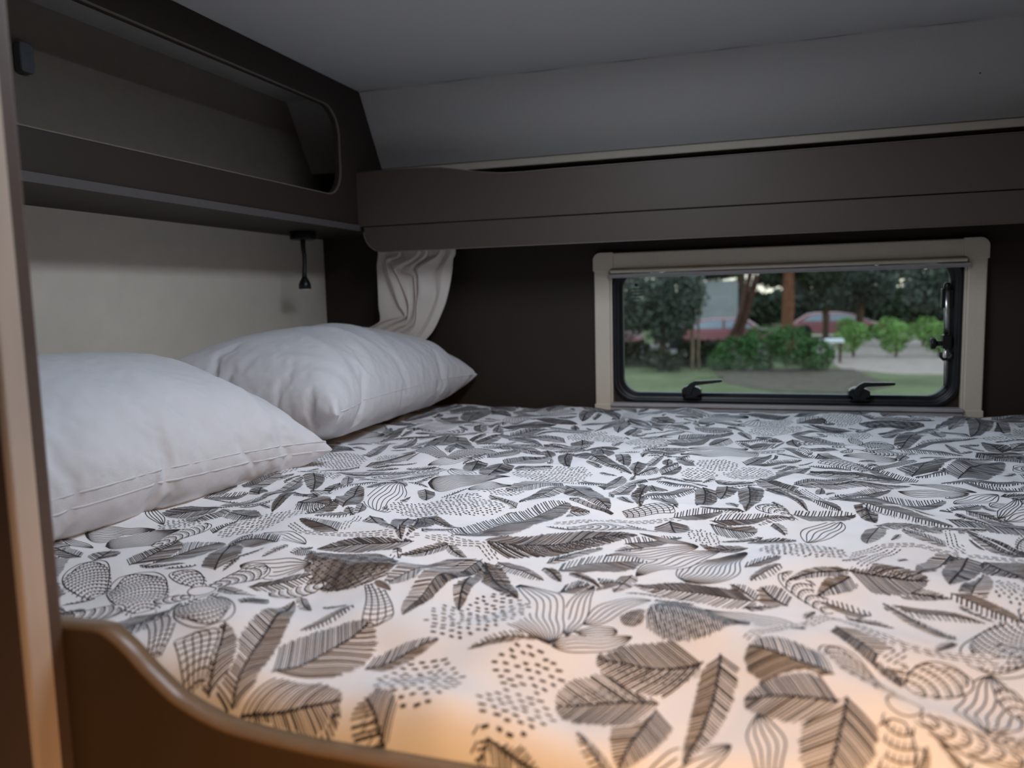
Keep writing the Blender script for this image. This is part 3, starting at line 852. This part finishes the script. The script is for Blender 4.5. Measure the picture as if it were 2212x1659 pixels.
# ------------------------------------------------------------------ pillows: cloth bags filled with air pressure, settled on the bed
def collider(name, v):
    me_ = bpy.data.meshes.new(name); me_.from_pydata(v, [], [(0, 1, 2, 3)]); o_ = bpy.data.objects.new(name, me_); COL.objects.link(o_)
    cmod = o_.modifiers.new('hit', 'COLLISION'); o_.collision.thickness_outer = .004; o_.collision.cloth_friction = 12; return o_
def pillow(label, loc, rot, size, seed, pressure, frames, mass=.06, bend=.15):
    W, L = size; nx, ny = 60, 88; rnd = np.random.RandomState(seed); vs = []; ix = {}; F = []
    def vid(i, j, s):
        edge_ = i in (0, nx) or j in (0, ny); k_ = (i, j, 0 if edge_ else s)
        if k_ not in ix:
            ix[k_] = len(vs); u = i/nx*2-1; v = j/ny*2-1
            vs.append((u*W/2, v*L/2, 0 if edge_ else s*.012*((1-u**4)*(1-v**4))**.5+rnd.normal(0, .0008)))
        return ix[k_]
    for s in (1, -1):
        for i in range(nx):
            for j in range(ny):
                q = [vid(i, j, s), vid(i+1, j, s), vid(i+1, j+1, s), vid(i, j+1, s)]; F.append(q if s > 0 else q[::-1])
    m_ = bpy.data.meshes.new('pillow'); m_.from_pydata(vs, [], F); m_.update(); m_.materials.append(PILLOWM)
    o = new('pillow', m_, label=label, cat='pillow', group='white pillows against the headboard wall')
    o.location = loc; o.rotation_euler = rot
    cl = o.modifiers.new('cloth', 'CLOTH'); st_ = cl.settings
    st_.quality = 8; st_.mass = mass; st_.tension_stiffness = st_.compression_stiffness = 25; st_.shear_stiffness = 8; st_.bending_stiffness = bend
    st_.use_pressure = True; st_.uniform_pressure_force = pressure; st_.tension_damping = st_.compression_damping = 10; st_.air_damping = 4
    cl.collision_settings.distance_min = .003; cl.collision_settings.friction = 15; cl.point_cache.frame_end = frames+5
    return o, {k_: v for k_, v in ix.items()}, (nx, ny)
HELP = [collider('c', [(-1.3, .2, -.262), (-.2, .2, -.262), (-.2, 2.2, -.262), (-1.3, 2.2, -.262)]),
        collider('c', [(-1.135, .2, -.5), (-1.135, 2.2, -.5), (-1.135, 2.2, .3), (-1.135, .2, .3)]),
        collider('c', [(-1.3, 1.893, -.5), (0, 1.893, -.5), (0, 1.893, .3), (-1.3, 1.893, .3)])]
PILS = [pillow(*a) for a in [('plump white pillow nearest the camera, low in the corner', (-.90, .80, -.125), (0, math.radians(15), 0), (.48, .76), 1, 20, 46, .045, .05),
 ('plump white pillow at the far end beside the window wall', (-.91, 1.53, -.13), (0, math.radians(14), 0), (.50, .74), 2, 28, 46, .045, .05)]]
NFR = 46
for fr_ in range(1, NFR): SC.frame_set(fr_)
dg = bpy.context.evaluated_depsgraph_get()
for (o, ix, (nx, ny)), nudge, (size_, fold_seed, fold_n, fold_k) in zip(PILS, [(-.016, 0, .010, 11, -4, 0), (-.012, 0, -.002, 0, 0, 0)], [((.48, .76), 4, 18, 2.0), ((.50, .74), 9, 26, 1.3)]):
    m_ = bpy.data.meshes.new_from_object(o.evaluated_get(dg)); m_.name = 'pillow'
    o.modifiers.clear(); o.data = m_
    # bake the rest pose in place, then rest it on the cover
    m_.transform(o.matrix_world); o.matrix_world = Matrix.Identity(4)
    co_ = np.array([v.co for v in m_.vertices]); c0 = Vector(co_.mean(0))
    T = Matrix.Translation(c0+Vector(nudge[:3])) @ Matrix.Rotation(math.radians(nudge[3]), 4, 'Y') @ Matrix.Rotation(math.radians(nudge[4]), 4, 'Z') @ Matrix.Rotation(math.radians(nudge[5]), 4, 'X')
    m_.transform(Matrix.Translation(-c0)); m_.transform(T)
    m_.polygons.foreach_set('use_smooth', [True]*len(m_.polygons))
    ss_ = o.modifiers.new('smooth', 'SUBSURF'); ss_.levels = ss_.render_levels = 2
    m_.update(); L_ = size_[1]; fr = np.random.RandomState(fold_seed)
    FO = [(fr.uniform(-.2, .95), fr.uniform(-.9, .9), fr.uniform(-.35, .35), fr.uniform(.25, .6), fr.uniform(.010, .024), fr.uniform(-.0055, .0050)) for _ in range(fold_n)]
    nm = [v.normal.copy() for v in m_.vertices]; inv = {v: k_ for k_, v in ix.items()}
    for v in m_.vertices:
        i, j, s = inv[v.index]
        if s <= 0: continue
        u = i/nx*2-1; w_ = j/ny*2-1; d = 0.0
        for u0, v0, sl_, ln_, wd_, am_ in FO:
            a = (w_-v0-sl_*(u-u0))*L_/2; d += am_*math.exp(-(a/wd_)**2/2)*math.exp(-((u-u0)/ln_)**2)*fold_k
        v.co += nm[v.index]*d*min(1, 6*(1-abs(u)))*min(1, 6*(1-abs(w_)))
    m_.update()
    # double hem line of the pillowcase near the open long edge
    P_ = {k_: m_.vertices[v].co.copy() for k_, v in ix.items()}
    for row in ((nx, nx-2) if fold_k == 2 else (nx,)):
        pts = [P_[(row, j, int(row < nx))]-m_.vertices[ix[(row, j, int(row < nx))]].normal*.0008 for j in range(1, ny)]
        Geo().tube(pts, .0015, 8).obj('hem_stitch', PILLOWM, o, smooth=True)
    # lower the origin to the underside so the thing reads as resting there
for h_ in HELP: bpy.data.objects.remove(h_, do_unlink=True)
SC.frame_set(1)

# ------------------------------------------------------------------ curtain gathered to a tie-back in the far corner
COLS = """-9370 1221 -9421 909 -9412 593 -9395 224 -9383 -147 -9351 -412 -9463 -576 -10136 -831
-9144 1186 -9274 904 -9227 666 -9056 255 -8884 -130 -8735 -383 -9283 -533 -10079 -899
-8768 1157 -9092 1040 -9071 740 -8921 330 -8794 -80 -8658 -403 -9139 -588 -9992 -967
-8725 1148 -9037 973 -8860 706 -8691 284 -8634 -57 -8641 -424 -9052 -629 -9905 -1049
-8226 1136 -8835 815 -8780 574 -8643 205 -8559 -137 -8641 -555 -8967 -696 -9819 -1130
-8198 1127 -8756 781 -8449 563 -8407 199 -8421 -140 -8598 -561 -8882 -750 -9733 -1211
-8000 1126 -8420 834 -8386 561 -8344 197 -8347 -141 -8439 -553 -8766 -765 -9617 -1292
-7972 1123 -8367 819 -8278 558 -8307 196 -8364 -141 -8416 -564 -8710 -818 -9531 -1373
-7664 1138 -8210 834 -8235 557 -8236 194 -8293 -142 -8353 -559 -8597 -872 -9416 -1454
-7497 1132 -7764 696 -7804 389 -7814 132 -7939 -176 -8182 -588 -8455 -926 -9271 -1535
-7359 1139 -7478 890 -7575 536 -7644 179 -7798 -178 -8070 -642 -8373 -1032 -9037 -1588
-7248 1147 -7323 985 -7375 682 -7489 226 -7644 -207 -7948 -774 -8319 -1138 -8834 -1641"""
DEP = [.007, .014, .000, .014, -.002, .013, -.001, .011, -.003, .008, -.001, .005]      # fold lines: towards the wall is positive
lines = []
for ln, dp in zip(COLS.split('\n'), DEP):
    q = np.array(ln.split(), float).reshape(-1, 2)/1e4; q = np.vstack([[q[0, 0], .1685], q])
    lines.append(np.array(catmull([tuple(a) for a in q], 8)))
nS = len(lines[0]); V = []; F = []; SUB = 7
for i in range(nS):
    s = i/(nS-1); row = []
    for k in range(len(lines)-1):
        for u in range(SUB if k < len(lines)-2 else SUB+1):
            a = u/SUB; p = lines[k][i]*(1-a)+lines[k+1][i]*a
            e = a*a*(3-2*a) if DEP[k] < DEP[k+1] else a**.7
            d = DEP[k]*(1-e)+DEP[k+1]*e; d *= (1 if s < .6 else 1-.45*(s-.6)/.4)
            row.append((p[0], 1.815+d+.004*math.sin(s*7+k), p[1]))
    NT = len(row); V += row
    if i: F += [((i-1)*NT+j, (i-1)*NT+j+1, i*NT+j+1, i*NT+j) for j in range(NT-1)]
cur = mesh('curtain', V, F, CURTM, smooth=True, label='cream linen curtain gathered back in the corner behind the far pillow', cat='curtain')
sm_ = cur.modifiers.new('soften', 'SUBSURF'); sm_.levels = sm_.render_levels = 1
sol = cur.modifiers.new('cloth', 'SOLIDIFY'); sol.thickness = .0012; sol.offset = 0
hem = Geo().tube([V[i*NT+NT-1] for i in range(nS)], .0016, 6); hem.obj('side_hem', CURTM, cur, smooth=True)
hem = Geo().tube([V[i*NT] for i in range(nS)], .0013, 6); hem.obj('side_hem', CURTM, cur, smooth=True)

# ------------------------------------------------------------------ outdoors, seen through the window
GZ0 = -2.1
rng = random.Random(11)
def leafmat(name, col, var=.35):
    m = mat(name, col, .7, var, 2.2, spec=.2); return m
LAWN = mat('evening lawn', (.15, .165, .080), .95, .25, .5, spec=.05)
G1 = leafmat('dark olive leaves', (.040, .055, .032)); G2 = leafmat('bright shrub leaves', (.060, .135, .040)); G3 = leafmat('grey green leaves', (.085, .105, .085)); G4 = leafmat('vine leaves', (.20, .34, .10)); G5 = leafmat('hedge leaves', (.035, .045, .020))
BARK = mat('brown bark', (.10, .06, .04), .9, .3, 8); RBARK = mat('red brown bark', (.17, .070, .038), .9, .3, 6)
SOIL = mat('pale dry soil', (.37, .29, .24), .95, .15, 3); MULCH = mat('brown bark mulch', (.10, .075, .050), .95, .3, 5)
Geo().add([(-160, 3.2, GZ0), (160, 3.2, GZ0), (160, 220, GZ0), (-160, 220, GZ0)], [(0, 1, 2, 3)]).obj('ground', LAWN, kind='structure')
def patch(name, pts, z, m):
    Geo().prism(pts, 'z', GZ0-.02, GZ0+z).obj(name, m, kind='structure')
patch('ground_soil_bed', [(1.9, 22.6), (3.0, 21.2), (9, 20.6), (16, 20.6), (16, 40), (1.2, 40)], .02, SOIL)
patch('ground_mulch_bed', [(-.9, 19.0), (.2, 17.3), (1.6, 17.2), (2.6, 18.6), (2.2, 22.4), (-1.4, 22.4)], .025, MULCH)
patch('ground_driveway', [(-40, 25.5), (1, 25.5), (1, 34), (-40, 34)], .01, mat('pale driveway gravel', (.17, .15, .13), .95, .1, 4))
def leaves(clumps, n, size, seed):
    r = np.random.RandomState(seed); w = np.array([c[3]*c[4]*c[5] for c in clumps])**.67; w /= w.sum(); pick = r.choice(len(clumps), n, p=w)
    C = np.array(clumps)[pick]; d = r.normal(size=(n, 3)); d /= np.linalg.norm(d, axis=1)[:, None]; rad = r.uniform(.35, 1, n)**.5
    P = C[:, :3]+d*C[:, 3:6]*rad[:, None]
    a = r.normal(size=(n, 3)); a /= np.linalg.norm(a, axis=1)[:, None]; b = np.cross(a, r.normal(size=(n, 3))); b /= np.linalg.norm(b, axis=1)[:, None]
    s = size*r.uniform(.6, 1.3, n)[:, None]; a = a*s; b = b*s*.55
    V = np.stack([P-a, P-b*.9, P+a, P+b*.9], 1).reshape(-1, 3)
    return V.tolist(), [(4*i, 4*i+1, 4*i+2, 4*i+3) for i in range(n)]
def plant(name, label, cat, group, base, clumps, n, size, lm, trunk=None, tm=BARK, seed=1, crown='foliage', top=None):
    root = empty(name, base, label=label, cat=cat, group=group)
    V, F = leaves(clumps, n, size, seed)
    if top:                                              # thin upper crown that lets the sky through
        V2, F2 = leaves(top[0], top[1], size*.8, seed+500); F = F+[tuple(i+len(V) for i in f) for f in F2]; V = V+V2
    mesh(crown, V, F, lm, root)
    if trunk:
        g_ = Geo()
        for pts, r in trunk: g_.tube(pts, r, 9)
        g_.obj('trunk' if cat == 'tree' else 'stem', tm, root, smooth=True)
    return root
def lerp_path(x0, y0, z0, x1, y1, z1, n=6, wob=.05, rr=None):
    rr = rr or rng
    return [(x0+(x1-x0)*k/n+(rr.uniform(-wob, wob) if 0 < k < n else 0), y0+(y1-y0)*k/n, z0+(z1-z0)*k/n) for k in range(n+1)]
# big drooping tree on the left
plant('tree', 'drooping grey green tree in front of the red cars at the left', 'tree', 'trees outside the window', (-3.05, 22.5, GZ0),
      [(-3.1, 22.5, .2, 1.5, 1.2, 1.2), (-2.75, 22.4, -.75, .55, .5, .75), (-3.7, 22.5, -.2, .9, .8, .75), (-2.3, 22.5, -.1, .8, .8, .8), (-3.2, 22.4, -.55, .5, .5, .5), (-3.75, 22.4, -.85, .5, .4, .45), (-2.3, 22.4, -.75, .45, .4, .5)], 6200, .085, G3,
      [(lerp_path(-2.75, 22.5, GZ0, -2.85, 22.5, .6), [.10]*7)], seed=3)
plant('shrub', 'dark rounded shrub at the foot of the drooping tree', 'shrub', None, (-2.75, 21.7, GZ0), [(-2.75, 21.7, GZ0+.32, .42, .3, .33), (-2.42, 21.7, GZ0+.25, .3, .28, .26)], 900, .06, G5, seed=4)
for i, (x0, x1, lab) in enumerate(((-4.9, -3.2, 'low dark clipped hedge at the far left below the red car'), (-2.35, -1.15, 'low dark hedge between the shrub and the green bush'))):
    cl_ = [(x, 23.2, GZ0+.38, .34, .35, .42) for x in np.arange(x0+.2, x1, .3)]
    plant('hedge', lab, 'hedge', None, ((x0+x1)/2, 23.2, GZ0), cl_, 2600, .06, G5, [([(x0+.3, 23.2, GZ0), (x0+.35, 23.2, GZ0+.4)], [.02, .02])], seed=30+i)
# bright bush in the middle
plant('bush', 'large bright green bush in the middle of the lawn', 'bush', None, (.2, 22.0, GZ0),
      [(-.75, 22, GZ0+.45, .55, .5, .5), (-.1, 22, GZ0+.62, .62, .55, .60), (.65, 22, GZ0+.66, .62, .55, .58), (1.2, 22.1, GZ0+.42, .55, .5, .46), (-1.15, 22, GZ0+.28, .4, .4, .3)], 5200, .06, G2, [([(.1, 22, GZ0), (.15, 22, GZ0+.6)], [.05, .03])], seed=5)
# thin leaning trunk, red brown trunks and their crowns
plant('tree', 'slim tree with a thin tan trunk left of the green bush', 'tree', 'trees outside the window', (-1.92, 22.1, GZ0), [(-1.75, 24.6, 1.0, 1.2, .7, .6), (-1.1, 24.6, .8, .7, .5, .4)], 2200, .085, G1,
      [(lerp_path(-1.92, 22.1, GZ0, -2.0, 23.9, .9), [.055]*7), (lerp_path(-1.72, 22.1, GZ0, -1.83, 23.6, .4), [.035]*7)], mat('tan bark', (.17, .12, .07), .9, .3, 8), seed=6)
plant('tree', 'tree with a leaning red brown trunk behind the green bush', 'tree', 'trees outside the window', (-1.2, 30, GZ0), [(-.2, 30.4, 1.3, 1.7, .8, .65), (.2, 30.3, .45, .55, .4, .27)], 3200, .10, G1,
      [(lerp_path(-1.28, 30, GZ0, -.48, 30, .95, wob=.04), [.11, .11, .105, .10, .10, .095, .09]), (lerp_path(-1.0, 30.1, GZ0, -.30, 30.1, .6), [.12]*7)], mat('dark red bark', (.085, .042, .028), .9, .4, 6), seed=7)
plant('tree', 'straight tree with a thick orange brown trunk behind the bush', 'tree', 'trees outside the window', (.75, 27, GZ0), [(.9, 27.3, 1.25, 1.4, .9, .55), (1.6, 27.3, .55, .8, .6, .55), (.25, 27.3, .6, .45, .4, .4)], 4200, .095, G1,
      [(lerp_path(.72, 27, GZ0, .66, 27, 1.3, wob=.03), [.20, .20, .19, .19, .18, .18, .17])], RBARK, seed=8)
plant('tree', 'bushy dark tree right of the orange brown trunk', 'tree', 'trees outside the window', (2.3, 32.6, GZ0), [(2.1, 32.6, .4, 1.1, .8, 1.25), (2.75, 32.8, 1.0, 1.1, .8, .85), (1.65, 32.6, .15, .65, .5, .85)], 4200, .10, G3,
      [(lerp_path(2.2, 32.6, GZ0, 2.15, 32.6, .5), [.12]*7)], seed=9)
for i, (x, y, w, lab) in enumerate(((3.5, 34.5, 1.5, 'wide dark tree above the vines, nearer the middle'), (5.7, 29.2, 1.35, 'wide dark tree above the vines beside the window stay'))):
    plant('tree', lab, 'tree', 'trees outside the window', (x, y, GZ0), [(x, y, .55, w, 1, 1.1), (x-.6, y, -.1, w*.6, .8, .75), (x+.7, y+.2, 1.0, w*.8, .8, .8), (x+.5, y, .0, w*.6, .8, .7)], 3900, .11, G3, [(lerp_path(x, y, GZ0, x+.1, y, .3), [.14]*7)], seed=40+i)
# distant row of trees closing the horizon
for i, x in enumerate(np.arange(-21, 24, 3.9)):
    y = 50 if i % 2 else 55.5; w = rng.uniform(2.3, 2.7); h = rng.uniform(2.0, 2.6)
    plant('tree', 'tall dark tree in the distant row behind the cars and vines', 'tree', 'distant row of trees', (x, y, GZ0),
          [(x, y, GZ0+1.0, w, 1.6, 1.25), (x-w*.4, y, GZ0+1.4, w*.7, 1.5, .8), (x+w*.4, y, GZ0+1.2, w*.7, 1.5, .8)], 3000, .22, G1 if i % 2 else G3, [(lerp_path(x, y, GZ0, x, y, 1.4), [.25]*7)], seed=60+i,
          top=([(x, y, GZ0+h*1.5, w, 1.5, h*.8), (x-w*.4, y, GZ0+h*1.8, w*.6, 1.4, h*.6), (x+w*.4, y, GZ0+h*2.1, w*.6, 1.4, h*.6)], 1500))
# grey block among the trees, standing in for a reflection in the pane
g = Geo().box(-4.2, -1.4, 40, 43, GZ0, .58); g.prism([(-4.5, .5), (-1.1, .9), (-1.1, 1.05), (-4.5, .65)], 'y', 39.8, 43.2)
g.obj('reflection_block', mat('pale reflection grey', (.30, .31, .31), .8, .1, 2), label='pale grey block between the trees standing in for a reflection in the pane', cat='reflection_block')
# red cars
RED = mat('dull red car paint', (.34, .13, .14), .35, .03, 5, spec=.5); CGL = mat('pale car glass', (.42, .50, .58), .12, .05, 3, spec=.7); TYRE = mat('car tyre', (.012, .012, .012), .8)
def car(label, x, y, L, col, group='parked cars', flip=1):
    root = empty('car', (x, y, GZ0), label=label, cat='car', group=group)
    X = lambda u: x+flip*u*L
    body = [(-.5, .24), (-.5, .52), (-.47, .66), (-.27, .72), (.16, .74), (.30, .70), (.47, .60), (.5, .45), (.5, .24)]
    Geo().prism([(X(u), GZ0+z) for u, z in body], 'y', y-.85, y+.85).obj('body', col, root, bevel=.06, seg=3)
    cab = [(-.40, .70), (-.28, 1.06), (-.20, 1.12), (.02, 1.12), (.10, 1.07), (.29, .72)]
    Geo().prism([(X(u), GZ0+z) for u, z in cab], 'y', y-.74, y+.74).obj('cabin', col, root, bevel=.05, seg=3)
    for nm, q in (('side_window', [(-.33, .77), (-.255, 1.02), (-.19, 1.07), (-.10, 1.07), (-.10, .77)]), ('side_window', [(-.08, .77), (-.08, 1.07), (.01, 1.07), (.08, 1.03), (.215, .77)])):
        Geo().prism([(X(u), GZ0+z) for u, z in q], 'y', y-.755, y-.735).obj(nm, CGL, root)
    Geo().prism([(X(.115), GZ0+1.05), (X(.285), GZ0+.745), (X(.295), GZ0+.745), (X(.125), GZ0+1.06)], 'y', y-.64, y+.64).obj('windscreen', CGL, root)
    for u in (-.31, .31):
        for yy in (y-.86, y+.62): Geo().tube([(X(u), yy, GZ0+.31), (X(u), yy+.24, GZ0+.31)], .31, 18).obj('wheel', TYRE, root)
car('dull red car at the far left behind the hedge', -6.9, 31.2, 4.4, RED)
car('dull red car with a pale windscreen behind the drooping tree', -1.9, 31.4, 4.4, RED, flip=-1)
car('dull red car behind the tree trunks and the green bush', 3.0, 37.5, 4.5, RED)
# white table among the vines
t_ = empty('garden_table', (1.87, 24.4, GZ0), label='small white table between the green bush and the vines', cat='table')
WT = mat('white paint', (.75, .75, .75), .5)
Geo().box(1.62, 2.12, 24.1, 24.7, GZ0+.60, GZ0+.70).obj('table_top', WT, t_, bevel=.02)
for a in (1.70, 2.04):
    for b in (24.17, 24.63): Geo().tube([(a, b, GZ0), (a, b, GZ0+.6)], .02, 8).obj('leg', BARK, t_)
# rows of vines on posts
for r_, (yy, n_) in enumerate(((26.5, 7), (31.5, 6))):
    for i in range(n_):
        x = 2.6+r_*.4+i*1.19
        place = ('front', 'rear')[r_]
        plant('vine', 'staked green vine in the %s row on the pale soil' % place, 'vine', 'vines in the %s row' % place, (x, yy, GZ0),
              [(x, yy, GZ0+.66, .60, .3, .27), (x+rng.uniform(-.15, .15), yy, GZ0+.90, .36, .25, .18), (x+rng.uniform(-.2, .2), yy, GZ0+.36, .40, .22, .22)], 950, .06, G4, [(lerp_path(x, yy, GZ0, x+.05, yy, GZ0+.75, 4, .02), [.04]*5)], mat('vine wood', (.08, .055, .04), .9, .2, 9) if False else BARK, seed=100+20*r_+i)
